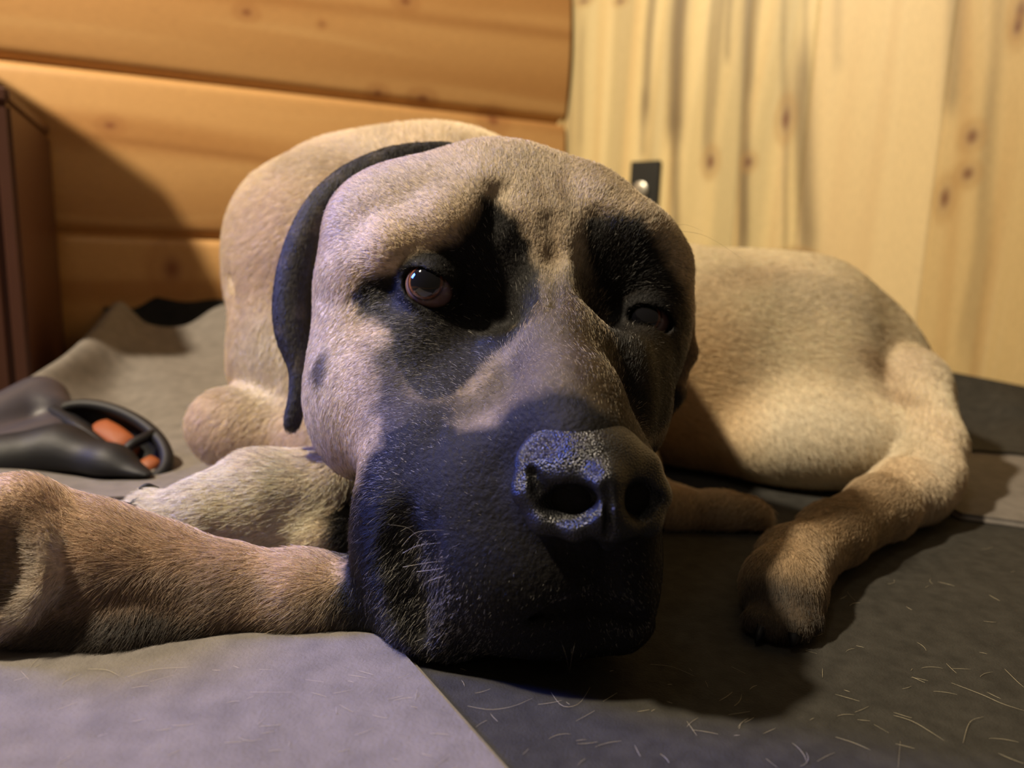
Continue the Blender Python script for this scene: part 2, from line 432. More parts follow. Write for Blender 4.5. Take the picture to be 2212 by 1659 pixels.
# an unseen board on two posts, added above the cabinet for its shade (its edge throws the slanting shadow on the logs)
def cab_poly(name, pts, z0, z1):
    n = len(pts); V_ = [(x - far[0], y - far[1], z0) for x, y in pts] + [(x - far[0], y - far[1], z1) for x, y in pts]
    Fq = [list(range(n))[::-1], list(range(n, 2 * n))] + [[i, (i + 1) % n, (i + 1) % n + n, i + n] for i in range(n)]
    return mesh_obj(name, V_, Fq, m_cabw, cab, smooth=False)
def wpt(px, py):
    s, z = wall_pt(px, py, CORNER, ld); q = CORNER + ld * s; return np.array([q[0], q[1], z])
wa, ws, kl = wpt(115, 275), wpt(400, 470), np.array(KEY)
npl = np.cross(ws - wa, kl - wa); dl = np.cross(npl, [0, 0, 1.]); dl /= np.linalg.norm(dl); dl = dl if dl[0] < 0 else -dl
ub = ws + (kl - ws) * (.505 - ws[2]) / (kl[2] - ws[2])
p1 = ub + dl * .20; wy = lambda x: (far + ld * ((x - far[0]) / ld[0]))[1]
p1[1] = min(p1[1], wy(p1[0]) - .03)
cab_poly('shadow_board', [(ub[0], ub[1]), (p1[0], p1[1]), (-1.04, wy(-1.04) - .03), (-1.04, wy(-1.04) - .13), (ub[0] + .02, ub[1] - .12)], .485, .505)
print('board', ub, p1)
for x_, y_ in ((-.75, .93), (-.80, .83)):
    cab_poly('shadow_board_post', [(x_, y_), (x_ + .02, y_), (x_ + .02, y_ + .02), (x_, y_ + .02)], h_cab, .485)

# ------------------------------------------------------------------ mats
def gnoise(x, y, sc, seed): return vnoise(np.stack([x * sc, y * sc, x * 0 + 1.3], 1), 1, seed)
def slab(name, poly, z0, z1, mat, label, cat, edge=.003, group=None):
    import bmesh
    bm = bmesh.new()
    vs_ = [bm.verts.new((float(p[0]), float(p[1]), z0)) for p in poly]
    f = bm.faces.new(vs_); r = bmesh.ops.extrude_face_region(bm, geom=[f])
    for v in [g for g in r['geom'] if isinstance(g, bmesh.types.BMVert)]: v.co.z = z1
    bmesh.ops.recalc_face_normals(bm, faces=bm.faces)
    bmesh.ops.bevel(bm, geom=[e for e in bm.edges if abs(e.verts[0].co.z - z1) < 1e-6 and abs(e.verts[1].co.z - z1) < 1e-6], offset=edge, segments=3, affect='EDGES')
    me = bpy.data.meshes.new(name); bm.to_mesh(me); bm.free(); me.materials.append(mat)
    o = bpy.data.objects.new(name, me); col.objects.link(o); setp(o, label, cat, group); return o

m_dark = simple('dark_felt', (.036, .034, .030), .85, .25, .5, 900, vary=.25)
m_light = simple('grey_felt', (.185, .166, .152), .8, .25, .5, 600, vary=.16)
# dark mat lies on the floor, grey mat on top of it to the left
backR = [CORNER + rd * s for s in (.30, 1.35)]
nR = nr
dm = [(-.75, -.2), (1.25, -.2), tuple(backR[1] + nR * .03), tuple(backR[0] + nR * .03), tuple(CORNER + ld * .30 + nl * .03), tuple(CORNER + ld * .95 + nl * .05)]
slab('dark_mat', dm, 0.0006, .004, m_dark, 'charcoal felt mat strewn with shed hairs under the muzzle and hind paw', 'mat')
a = G(1110, 1659, .008)[:2]; b_ = G(893, 1417, .008)[:2]; c_ = G(980, 1180, .008)[:2]; c2_ = G(1500, 975, .008)[:2]; c3_ = G(1900, 1030, .008)[:2]
e1 = G(2075, 1113, .008)[:2]; e2 = G(2212, 1132, .008)[:2]; e3 = G(2212, 972, .008)[:2]; e4 = G(2095, 965, .008)[:2]
ext = a + (a - b_) * .8
e2x = e2 + (e2 - e1) * 1.5; e3x = e3 + (e3 - e4) * 1.5
kx = G(500, 900)[:2]
lm = [tuple(ext), tuple(b_), tuple(c_), tuple(c2_), tuple(c3_), tuple(e1), tuple(e2x), tuple(e3x), tuple(e4), (.30, 1.05), (-.10, 1.12), tuple(G(470, 800)[:2]), tuple(G(230, 900)[:2]), tuple(G(120, 1100)[:2]), tuple(G(-260, 1250)[:2]), (-.65, -.2)]
slab('grey_mat', lm, .0045, .009, m_light, 'pale grey mat in the left foreground, its straight edge ending below the muzzle', 'mat', .0035)
# raised back corner of the grey mat: a sheet curling up against the cabinet and the log wall
def bez_patch(ctrl, nu, nv):                  # Catmull-Rom surface through a grid of points
    C = np.array(ctrl, float)
    def cr(Pn, t):                            # Pn (n,...) -> samples
        n = len(Pn); x = t * (n - 1); i = np.clip(np.floor(x).astype(int), 0, n - 2); f = (x - i)
        g = lambda k: Pn[np.clip(k, 0, n - 1)]
        sh = (len(t),) + (1,) * (Pn.ndim - 1); f = f.reshape(sh)
        p0, p1, p2, p3 = g(i - 1), g(i), g(i + 1), g(i + 2)
        return .5 * (2 * p1 + (p2 - p0) * f + (2 * p0 - 5 * p1 + 4 * p2 - p3) * f ** 2 + (3 * p1 - p0 - 3 * p2 + p3) * f ** 3)
    A = cr(C, np.linspace(0, 1, nu)); B = cr(np.swapaxes(A, 0, 1), np.linspace(0, 1, nv))
    return np.swapaxes(B, 0, 1)               # (nu, nv, 3)
def sheet(name, S, thick, mat, parent=None):
    nu, nv = S.shape[:2]; V = S.reshape(-1, 3)
    i = np.arange(nu * nv).reshape(nu, nv)
    q = np.stack([i[:-1, :-1], i[1:, :-1], i[1:, 1:], i[:-1, 1:]], -1).reshape(-1, 4)
    N = vnormals(V, q)
    if N[:, 2].mean() < 0: N = -N; q = q[:, ::-1]
    V2 = V - N * thick; n = len(V)
    ring = np.concatenate([i[:, 0], i[-1, 1:], i[-2::-1, -1], i[0, -2:0:-1]])
    side = np.stack([ring, np.roll(ring, -1), np.roll(ring, -1) + n, ring + n], -1)
    return mesh_obj(name, np.concatenate([V, V2]), np.concatenate([q, q[:, ::-1] + n, side]), mat, parent)
def Gz(px, py, z): return G(px, py, z)
rows = [  # from the back edge towards the camera; columns from the hidden outer side over the ridge to the flat
    [P(205, 800, 1.02), P(225, 690, .99), P(262, 654, .985), P(320, 700, 1.03), P(400, 702, 1.06), P(470, 662, 1.08), P(560, 640, 1.08), P(760, 650, 1.06)],
    [P(120, 860, .90), P(158, 765, .88), P(192, 732, .875), P(285, 752, .93), P(390, 772, .96), P(480, 762, .98), P(580, 765, .98), P(760, 780, .96)],
    [P(10, 960, .78), P(52, 845, .765), P(98, 800, .755), P(245, 850, .82), P(380, 870, .83), P(490, 865, .84), P(590, 865, .84), P(760, 860, .84)],
    [P(-150, 1050, .66), P(-100, 940, .66), P(-30, 890, .645), P(190, 960, .69), P(380, 965, .70), P(500, 960, .70), P(600, 960, .70), P(760, 960, .70)],
    [P(-260, 1120, .57), P(-240, 1050, .57), P(-160, 1010, .565), P(120, 1070, .60), P(350, 1070, .605), P(500, 1065, .60), P(600, 1060, .60), P(760, 1050, .60)]]
rows = np.array(rows)
for j in range(3, 8):                          # the flat part rests on the floor
    for i in (2, 3, 4):
        r = rows[i, j] - C0; px = 1106 + FPX * (r @ Rv) / (r @ F); py = 829.5 - FPX * (r @ Uv) / (r @ F)
        rows[i, j] = G(px, py, .013 + (.012 if i == 2 else 0))
S_ = bez_patch(rows, 70, 110)
S_[..., 2] += (vnoise(S_.reshape(-1, 3), 9, 4).reshape(S_.shape[:2]) - .5) * .006
gm = bpy.data.objects['grey_mat']
sheet('raised_corner', S_, .004, m_light, gm)
# darker stitched seam line across the raised part
def tube(name, pts, rad, mat, parent=None, seg=8, closed=False, taper=None):
    pts = [np.array(p, float) for p in pts]; n = len(pts); V, Fc = [], []
    prev = None
    for i, p in enumerate(pts):
        a = pts[(i - 1) % n] if closed or i else pts[0]; b = pts[(i + 1) % n] if closed or i < n - 1 else pts[-1]
        t = b - a; t /= np.linalg.norm(t) + 1e-12
        u = np.cross(t, [0, 0, 1.] if prev is None else np.cross(prev, t)); 
        if np.linalg.norm(u) < 1e-6: u = np.cross(t, [1., 0, 0])
        u /= np.linalg.norm(u); v = np.cross(t, u); prev = u
        r = rad * (taper[i] if taper is not None else 1)
        for k in range(seg):
            an = 2 * math.pi * k / seg; V.append(p + (u * math.cos(an) + v * math.sin(an)) * r)
    m = n if closed else n - 1
    for i in range(m):
        for k in range(seg):
            j = (i + 1) % n; Fc.append([i * seg + k, i * seg + (k + 1) % seg, j * seg + (k + 1) % seg, j * seg + k])
    if not closed: Fc.append(list(range(seg))[::-1]); Fc.append(list(range((n - 1) * seg, n * seg)))
    return mesh_obj(name, V, Fc, mat, parent)
def crv(pts, n):
    return bez_patch(np.array(pts)[:, None, :].repeat(2, 1), n, 2)[:, 0]

# dark mat curled up against the log wall behind the grey one
backd = np.array([[P(225, 640, 1.12), P(262, 637, 1.13), P(330, 640, 1.14), P(400, 652, 1.15), P(470, 646, 1.17), P(560, 650, 1.19), P(640, 660, 1.2)],
                  [P(225, 690, 1.10), P(262, 690, 1.11), P(330, 740, 1.12), P(400, 740, 1.13), P(470, 720, 1.14), P(560, 720, 1.15), P(640, 720, 1.15)],
                  [G(225, 800, .02), G(262, 800, .02), G(330, 800, .02), G(400, 800, .02), G(470, 800, .02), G(560, 800, .02), G(640, 800, .02)]])
m_dark2 = simple('black_felt', (.020, .021, .023), .85, .25, .5, 700, vary=.2)
o = sheet('curled_mat', bez_patch(backd, 30, 60), .004, m_dark2)
setp(o, 'black mat edge curled up against the log wall behind the pale grey mat', 'mat')
# dark mat piece folded up against the plank wall at the right
br = np.array([[P(1940, 790, 1.02), P(2012, 796, 1.0), P(2100, 812, .975), P(2212, 834, .95), P(2330, 860, .93)],
               [P(1940, 860, .96), P(2030, 850, .955), P(2120, 870, .925), P(2200, 872, .90), P(2330, 905, .88)],
               [P(1940, 925, .90), P(2060, 915, .90), P(2125, 935, .87), P(2212, 915, .865), P(2330, 950, .83)],
               [G(1960, 985, .012), G(2090, 972, .012), G(2150, 975, .012), G(2212, 980, .012), G(2330, 1000, .012)]])
o = sheet('folded_mat', bez_patch(br, 50, 60), .004, m_dark)
setp(o, 'dark brownish grey mat folded up against the plank wall at the right edge', 'mat')

# dark hard toy with orange windows at the left edge
m_toyg = simple('blue_grey_plastic', (.05, .045, .060), .42, .45, .1, 200, vary=.05)
m_toyk = simple('black_plastic', (.008, .008, .010), .55, .35, .1, 200)
m_toyo = simple('orange_rubber', (.27, .07, .018), .6, .4, .1, 120, vary=.2)
tb = G(60, 1060, 0.012); toy = empty('chew_toy', tb); setp(toy, 'dark grey plastic toy with orange windows on the pale mat at left', 'dog toy')
TS = Sculpt()
TS.chain([(-90, 975, .60, 27), (85, 872, .665, 25)], 6)
TS.ball(100, 900, .655, (24, 24, 22), 6)
TS.chain([(-60, 1010, .585, 22), (110, 950, .63, 20)], 14)
D, lo, h = TS.grid((-.50, -.14, .50), (-.30, .06, .74), .002, floor=.0138)
Vt, Qt = surface(D, lo, h); Vt = relax(Vt, Qt, 2); o = mesh_obj('body', toW(Vt) - tb, Qt, m_toyg, toy)
# oval frame: its rim, the dark dish inside, the bars and the orange lining
oc = P(232, 955, .625); oa = P(350, 1035, .60) - oc; axl = np.linalg.norm(oa); oa /= axl
nrm_ = np.array([.18, -.55, .82]); nrm_ -= oa * (nrm_ @ oa); nrm_ /= np.linalg.norm(nrm_); ob = np.cross(nrm_, oa)
LA, LB = .064, .031
def oval(u, v, k=0.0): return oc + oa * LA * u + ob * LB * v + nrm_ * k - tb
ring = [oval(math.cos(t), math.sin(t)) for t in np.linspace(0, 2 * math.pi, 64, endpoint=False)]
tube('rim', ring, .0055, m_toyk, toy, 12, True)
prof = []; seg = 64
Vd, Fd = [], []
for kk, (rr, dd) in enumerate([(1, 0), (.92, -.010), (.7, -.018), (.35, -.022), (.02, -.023)]):
    for i in range(seg):
        t = 2 * math.pi * i / seg; Vd.append(oval(rr * math.cos(t), rr * math.sin(t), dd))
for k in range(4):
    for i in range(seg): Fd.append([k * seg + i, k * seg + (i + 1) % seg, (k + 1) * seg + (i + 1) % seg, (k + 1) * seg + i])
mesh_obj('dish', Vd, Fd, m_toyk, toy)
def blob(name, u0, v0, ru, rv, hgt, mat):
    V_, F_ = [], []
    for kk, (rr, dd) in enumerate([(1, -.02), (1, -.004), (.85, .0), (.5, .002), (.02, .0025)]):
        for i in range(32):
            t = 2 * math.pi * i / 32; sq = 1 / max(abs(math.cos(t)), abs(math.sin(t))) ** .5
            V_.append(oval(u0 + ru * rr * sq * math.cos(t), v0 + rv * rr * sq * math.sin(t), dd + hgt))
    for k in range(4):
        for i in range(32): F_.append([k * 32 + i, k * 32 + (i + 1) % 32, (k + 1) * 32 + (i + 1) % 32, (k + 1) * 32 + i])
    F_.append(list(range(128, 160)))
    mesh_obj(name, V_, F_, mat, toy)
blob('orange_window', -.18, .35, .38, .36, -.004, m_toyo)
blob('orange_window', .66, .22, .14, .30, -.004, m_toyo)
tube('bar', [oval(-1.0, -.2, .004), oval(-.3, -.22, .006), oval(.4, -.30, .006), oval(.95, -.28, .004)], .0055, m_toyk, toy, 10)
tube('bar', [oval(.36, .92, .002), oval(.34, .3, .004), oval(.42, -.3, .004)], .0045, m_toyk, toy, 10)
LW = Sculpt(); LW.chain([(-60, 1020, .59, 28), (130, 985, .612, 24), (240, 1010, .60, 17), (335, 1050, .585, 8)], 12)
LW.chain([(60, 900, .665, 24), (170, 950, .64, 16)], 10)
D, lo, h = LW.grid((-.50, -.15, .50), (-.24, .03, .70), .002, floor=.0138)
Vt, Qt = surface(D, lo, h); mesh_obj('base', toW(Vt) - tb, Qt, m_toyk, toy)

# shed hairs on the mats
m_hair = simple('shed_hair', (.62, .54, .38), .5, .4)
def shed(name, hairs, z, rad, label, group=None, kind='stuff'):
    V, Fc = [], []
    for pts in hairs:
        n = len(pts)
        for i, p in enumerate(pts):
            a = pts[max(i - 1, 0)]; b = pts[min(i + 1, n - 1)]; t = b - a; t /= np.linalg.norm(t) + 1e-9
            sd = np.array([-t[1], t[0], 0]); r = rad * (1 - (abs(i / (n - 1) - .45) / .6) ** 2 * .8)
            base = len(V)
            V += [p + sd * r, p + np.array([0, 0, 1.6 * r]), p - sd * r]
            if i:
                for k in range(3): Fc.append([base - 3 + k, base - 3 + (k + 1) % 3, base + (k + 1) % 3, base + k])
    o = mesh_obj(name, V, Fc, m_hair); setp(o, label, 'hair', group, kind); return o
def rand_hairs(n, box, zf, lmin, lmax, seed):
    r = np.random.default_rng(seed); out = []
    while len(out) < n:
        px, py = r.uniform(box[0], box[2]), r.uniform(box[1], box[3])
        z = zf(px, py)
        if z is None: continue
        p = G(px, py, z); L = r.uniform(lmin, lmax); a = r.uniform(0, math.pi) * .6 + r.choice([0, 2.2]); cv = r.normal(0, 70)
        pts = []
        for i in range(7):
            pts.append(p.copy()); p = p + np.array([math.cos(a), math.sin(a), 0]) * L / 6; a += cv * L / 6
        out.append(pts)
    return out
def right_side(px, py): return .0045 if (px - 893) * (1659 - 1417) - (py - 1417) * (1110 - 893) > 6000 else None
def left_side(px, py): return .0095 if (px - 893) * (1659 - 1417) - (py - 1417) * (1110 - 893) < -9000 else None
LONG = [[(1405, 1435), (1450, 1440), (1500, 1460)], [(1010, 1525), (1060, 1533), (1110, 1525), (1150, 1508)], [(1190, 1495), (1215, 1525), (1250, 1520), (1275, 1485)],
        [(2055, 1475), (2120, 1500), (2165, 1520), (2212, 1535)], [(1930, 1545), (1975, 1560), (2040, 1600)], [(1805, 1592), (1845, 1605), (1880, 1620)], [(2080, 1605), (2095, 1560), (2125, 1548)],
        [(2170, 1445), (2195, 1470), (2212, 1485)], [(1655, 1639), (1680, 1659)], [(1888, 1565), (1920, 1583)], [(1740, 1405), (1765, 1412)], [(1580, 1440), (1610, 1455)], [(1940, 1659), (1945, 1600)]]
hl = [[G(x, y, .0048) for x, y in l] for l in LONG]
hl = [list(crv(l, 12)) if len(l) > 2 else l for l in hl]
hl += rand_hairs(60, (1000, 1440, 2212, 1659), right_side, .002, .012, 5) + rand_hairs(18, (1750, 1180, 2212, 1440), right_side, .003, .012, 6)
shed('shed_hair', hl, 0, .00007, 'pale shed dog hairs scattered over the dark mat on the right')
LONG2 = [[(30, 1470), (60, 1462)], [(190, 1445), (230, 1447), (258, 1460)], [(275, 1462), (330, 1446), (405, 1441)], [(325, 1472), (375, 1458)], [(560, 1446), (590, 1447)], [(660, 1468), (700, 1473)], [(540, 1495), (630, 1495)], [(860, 1465), (885, 1455)]]
hl = [[G(x, y, .0098) for x, y in l] for l in LONG2]; hl = [list(crv(l, 10)) if len(l) > 2 else l for l in hl]
hl += rand_hairs(45, (0, 1440, 1000, 1659), left_side, .002, .010, 9)
shed('shed_hair', hl, 0, .000065, 'pale shed dog hairs scattered over the grey mat on the left')
# ------------------------------------------------------------------ the dog: one implicit sculpture
EYL = cc(931, 617, .4095); EYR = cc(1393, 690, .4325)      # eyeball centres
ER = .0152
def px_of(p): return (1106 + FPX * p[0] / p[2], 829.5 - FPX * p[1] / p[2], p[2])
B = Sculpt()
# torso, rump, neck and shoulder
B.chain([(1180, 700, .74, 104), (1480, 775, .75, 104), (1700, 785, .77, 106), (1760, 808, .78, 97)], 30)
B.ball(1700, 905, .70, (112, 62, 62), 40)
B.ball(1860, 850, .74, (66, 74, 60), 30)
B.ball(1560, 640, .80, (80, 45, 60), 30)
B.chain([(800, 560, .66, 108), (1000, 590, .70, 115), (1200, 640, .74, 108)], 30)
B.ball(940, 420, .64, (80, 54, 70), 26)
B.chain([(655, 640, .64, 62), (650, 780, .62, 52), (680, 860, .60, 42)], 26)
B.ball(620, 520, .65, (50, 60, 50), 26)
B.chain([(1000, 620, .56, 80), (1100, 700, .60, 90)], 40)                      # neck to skull
B.chain([(900, 900, .52, 50), (1000, 950, .56, 60), (1200, 950, .62, 70)], 30)  # throat
# forelegs
B.ball(528, 928, .575, (43, 34, 36), 10, rot=-12)                               # elbow
B.chain([(560, 940, .585, 30), (720, 960, .56, 34)], 12)
B.chain([(690, 1065, .49, 30), (560, 1075, .475, 29), (450, 1115, .462, 24), (350, 1128, .455, 17)], 10)
B.ball(700, 1150, .475, (34, 16, 26), 12)
B.ball(520, 1135, .47, (42, 14, 22), 12, rot=8)
for x, y, d, r in ((300, 1112, .452, 10), (330, 1090, .462, 10), (345, 1130, .445, 10), (300, 1098, .468, 9)):
    B.chain([(400, 1110, .46, 11), (x, y, d, r)], 5)
# near foreleg
B.chain([(880, 1330, .405, 17), (800, 1310, .400, 24), (650, 1300, .395, 24), (480, 1290, .392, 25), (330, 1255, .390, 28), (190, 1225, .380, 31), (40, 1180, .374, 30), (-140, 1170, .378, 33)], 14)
B.chain([(420, 1370, .372, 13), (260, 1378, .364, 17), (100, 1372, .360, 17)], 9)
B.chain([(-30, 1200, .352, 17), (30, 1235, .348, 13), (15, 1285, .345, 9), (-40, 1310, .345, 12)], 5)
B.chain([(30, 1110, .36, 20), (-60, 1160, .35, 24)], 10)
B.chain([(515, 600, .605, 1.5), (555, 700, .598, 2.5), (600, 820, .592, 2)], 16, 's')
B.ball(1780, 955, .652, (84, 42, 46), 30)
B.ball(1480, 620, .72, (44, 18, 40), 24)
B.chain([(60, 1105, .356, 6), (98, 1170, .348, 6), (104, 1240, .344, 6.5), (70, 1295, .343, 7), (0, 1335, .342, 8), (-60, 1345, .342, 8)], 6)
B.chain([(135, 1150, .346, 3), (150, 1240, .342, 4), (120, 1310, .342, 4)], 9, 's')
B.chain([(20, 1180, .336, 4), (30, 1240, .333, 5), (-20, 1280, .333, 6)], 9, 's')
# hind leg: thigh, knee, shank, hock, paw
B.chain([(1830, 830, .74, 62), (1940, 850, .69, 44), (1998, 960, .635, 30), (1998, 1030, .598, 25)], 7)
B.chain([(1998, 1030, .598, 25), (1900, 1100, .540, 22), (1800, 1155, .490, 20), (1715, 1215, .448, 20), (1692, 1270, .42, 21), (1690, 1300, .408, 20)], 12)
B.ball(1965, 1065, .575, (28, 22, 25), 14)
for x, y, d, r in ((1640, 1345, .395, 9.5), (1675, 1358, .389, 10), (1715, 1358, .388, 10), (1745, 1340, .395, 9)):
    B.chain([(1692, 1290, .41, 14), (x, y, d, r)], 4)
B.chain([(1300, 1000, .66, 50), (1360, 1090, .58, 30), (1440, 1115, .56, 22), (1560, 1118, .555, 18), (1625, 1118, .55, 15)], 10)      # far hind foot under the belly

# head
H = B
H.ball(1080, 582, .478, (103, 71, 78), 20, rot=-14)
H.ball(836, 645, .462, (44, 68, 50), 18)
H.ball(900, 478, .445, (50, 32, 38), 18)
H.ball(1316, 542, .450, (36, 35, 38), 18)
H.ball(1232, 462, .462, (36, 31, 34), 20)
H.ball(1398, 660, .462, (27, 56, 44), 16)
H.ball(1385, 830, .44, (17, 44, 38), 16)
H.ball(790, 850, .448, (36, 52, 45), 18)
H.ball(1080, 410, .468, (40, 28, 40), 18)
H.chain([(760, 600, .432, 13), (860, 535, .414, 14), (960, 490, .412, 14), (1030, 430, .425, 14)], 12)     # brow left
H.chain([(1290, 450, .432, 13), (1370, 500, .432, 13), (1440, 570, .443, 12)], 12)                       # brow right
H.chain([(1185, 520, .428, 14), (1192, 640, .411, 18), (1212, 760, .378, 21), (1235, 880, .346, 22), (1250, 960, .330, 22)], 14)   # bridge
H.ball(930, 810, .436, (44, 50, 42), 18)
H.ball(920, 900, .414, (38, 48, 34), 26)
H.ball(1205, 950, .347, (34, 20, 22), 14)
H.ball(1100, 880, .402, (34, 40, 34), 18)
H.ball(1330, 850, .405, (24, 42, 34), 18)
H.ball(1120, 1070, .388, (64, 48, 50), 24)
H.ball(990, 1030, .388, (46, 50, 38), 24)
H.ball(905, 1180, .385, (34, 52, 36), 12, rot=6)                                 # left flew
H.ball(975, 1290, .372, (34, 34, 32), 12)
H.ball(1150, 1210, .352, (52, 40, 34), 12)
H.ball(1090, 1090, .358, (40, 34, 30), 14)
H.ball(1338, 1090, .352, (18, 38, 34), 12)
H.ball(1345, 1235, .350, (17, 36, 30), 10)
H.ball(1200, 1340, .362, (48, 16, 30), 8)                                        # lower lip and chin
H.ball(1270, 1060, .335, (34, 26, 26), 10)                                       # under the nose pad
# stop, furrows and folds
H.ball(1070, 590, .389, (15, 24, 13), 22, 's', rot=-25)
H.ball(1318, 610, .400, (11, 26, 12), 20, 's', rot=8)
H.chain([(1190, 480, .404, .5), (1195, 560, .400, .5), (1200, 700, .369, .5)], 12, 's')
H.chain([(1075, 420, .408, .5), (1060, 480, .399, 1), (1040, 530, .394, .5)], 14, 's')
H.chain([(1285, 470, .410, .5), (1275, 560, .402, .7)], 12, 's')
H.chain([(872, 1120, .344, 1.5), (866, 1160, .343, 3), (866, 1210, .343, 4), (890, 1300, .345, 3), (910, 1360, .348, 1)], 16, 's')       # folds of the flew
H.chain([(922, 1130, .335, .5), (915, 1200, .336, 1.5), (925, 1280, .337, .5)], 12, 's')
H.chain([(1318, 1150, .315, 2), (1316, 1220, .316, 2.5), (1300, 1290, .322, 3)], 6, 's')    # philtrum
H.chain([(1130, 1330, .328, 1.5), (1210, 1318, .322, 2.5), (1300, 1310, .32, 3.5), (1380, 1335, .325, 2.5)], 6, 's')   # mouth line
H.ball(1300, 1330, .318, (15, 6.5, 13), 5, 's')
# eyes: lids around the balls, an almond opening, then room for the ball
def eye(c, rot, w, hgt, axis, shift=(0, 0), lid=2.6):
    x, y, d = px_of(c)
    H.ball(x, y, d, ER * 1000 + lid, 7)
    ax = np.array(axis, float); ax /= np.linalg.norm(ax)
    o_ = c + ax * ER * .95; x2, y2, d2 = px_of(o_)
    yaw = math.degrees(math.atan2(-ax[0], -ax[2]))
    H.ball(x2 + shift[0], y2 + shift[1], d2, (w / 2, hgt / 2, 9), 1.6, 's', rot=rot, yaw=yaw)
    H.ball(x, y, d, ER * 1000 + .25, .6, 's')
eye(EYL, -27, 40, 19, (.02, -.05, -1), (-3, 14))
eye(EYR, -18, 27, 15, (.12, .02, -1), (-4, 8), 1.3)

HL, HH = (-.150, -.150, .285), (.150, .170, .565)
t1 = time.time()
Dh, lo, h = B.grid(HL, HH, .0016, floor=.0055)
Vh, Qh = surface(Dh, lo, h); del Dh
CUT = HH[2] - .012
# keep the finely sculpted head; the coarser body fills the rest
BL, BH = (-.56, -.30, .32), (.66, .25, .95)
Db, lob, hb = B.grid(BL, BH, .0036, floor=.0055)
Vb, Qb = surface(Db, lob, hb); del Db
def inbox(p, m): return ((p > np.array(HL) + m) & (p < np.array(HH) - m)).all(-1)
qc = Vh[Qh].mean(1); Qh = Qh[inbox(qc, .004)]
qc = Vb[Qb].mean(1); Qb = Qb[~inbox(qc, .009)]
V = np.concatenate([Vh, Vb]); Q = np.concatenate([Qh, Qb + len(Vh)])
used = np.zeros(len(V), bool); used[Q.ravel()] = True; rm = np.cumsum(used) - 1; V = V[used]; Q = rm[Q]
V = relax(V, Q, 1, .4)
N = vnormals(V, Q)
print('sculpt', len(V), len(Q), round(time.time() - t1, 1))

# ---- coat colour, some shade painted in: laid on by anatomical places in three dimensions
FAWN = [.72, .58, .40]; CREAM = [.90, .79, .57]; GREYF = [.47, .40, .31]; BLACK = [.0075, .0068, .007]; TAN = [.60, .43, .30]; WHITE = [.78, .72, .58]; CHAR = [.045, .042, .040]
def blobs(p, lst, soft=.35):                # union of soft spots (px,py,d,rx,ry,rz mm)
    m = np.zeros(len(p))
    for b in lst:
        c = cc(*b[:3]); r = np.array(b[3:6]) / 1000; a = math.radians(b[6]) if len(b) > 6 else 0
        x = p - c; xr = np.stack([x[:, 0] * math.cos(a) + x[:, 1] * math.sin(a), -x[:, 0] * math.sin(a) + x[:, 1] * math.cos(a), x[:, 2]], 1)
        q = np.sqrt(((xr / r) ** 2).sum(1)); m = np.maximum(m, sstep(1 + soft, 1 - soft, q))
    return m
POLS = [([(1035, 425), (1010, 480), (960, 522), (900, 548), (850, 568), (780, 590), (755, 640), (772, 668), (812, 690), (835, 725), (842, 770), (870, 830), (930, 870), (980, 850), (1020, 800), (1070, 750), (1130, 700), (1175, 655), (1165, 600), (1145, 520), (1110, 470), (1060, 430)], 16, .995),  # eye patches: black mask plus the shade of the hollows painted in
        ([(1265, 500), (1300, 470), (1380, 480), (1440, 560), (1475, 620), (1495, 700), (1490, 800), (1440, 930), (1400, 960), (1380, 900), (1350, 820), (1322, 740), (1290, 660), (1262, 580)], 18, .985),
        ([(800, 740), (860, 700), (900, 830), (985, 850), (990, 900), (960, 950), (900, 1000), (790, 1010), (800, 900), (790, 830)], 36, .93),
        ([(790, 980), (830, 910), (900, 880), (960, 890), (1010, 915), (1050, 910), (1095, 870), (1180, 832), (1250, 842), (1340, 890), (1420, 960), (1500, 1100), (1500, 1500), (800, 1500), (740, 1280), (700, 1150)], 20, .998)]
POLB = [(1100, 700), (1185, 580), (1280, 580), (1340, 700), (1420, 960), (1180, 870), (980, 940), (880, 900), (900, 860), (1000, 820)]
def polym(p, poly, soft):                   # inside a patch outlined on the front of the head -> 0..1, soft edge (px)
    out = np.zeros(len(p)); sel = np.where(p[:, 2] < .485)[0]
    if not len(sel): return out
    x = 1106 + FPX * p[sel, 0] / p[sel, 2]; y = 829.5 - FPX * p[sel, 1] / p[sel, 2]
    d = np.full(len(sel), 1e9); ins = np.zeros(len(sel), bool); n = len(poly)
    for i in range(n):
        x0, y0 = poly[i]; x1, y1 = poly[(i + 1) % n]; ex, ey = x1 - x0, y1 - y0
        t = np.clip(((x - x0) * ex + (y - y0) * ey) / (ex * ex + ey * ey), 0, 1)
        d = np.minimum(d, np.hypot(x - x0 - t * ex, y - y0 - t * ey))
        cr_ = (y0 > y) != (y1 > y)
        if ey: ins ^= cr_ & (x < ex * (y - y0) / ey + x0)
    out[sel] = sstep(-soft, soft, np.where(ins, d, -d)); return out
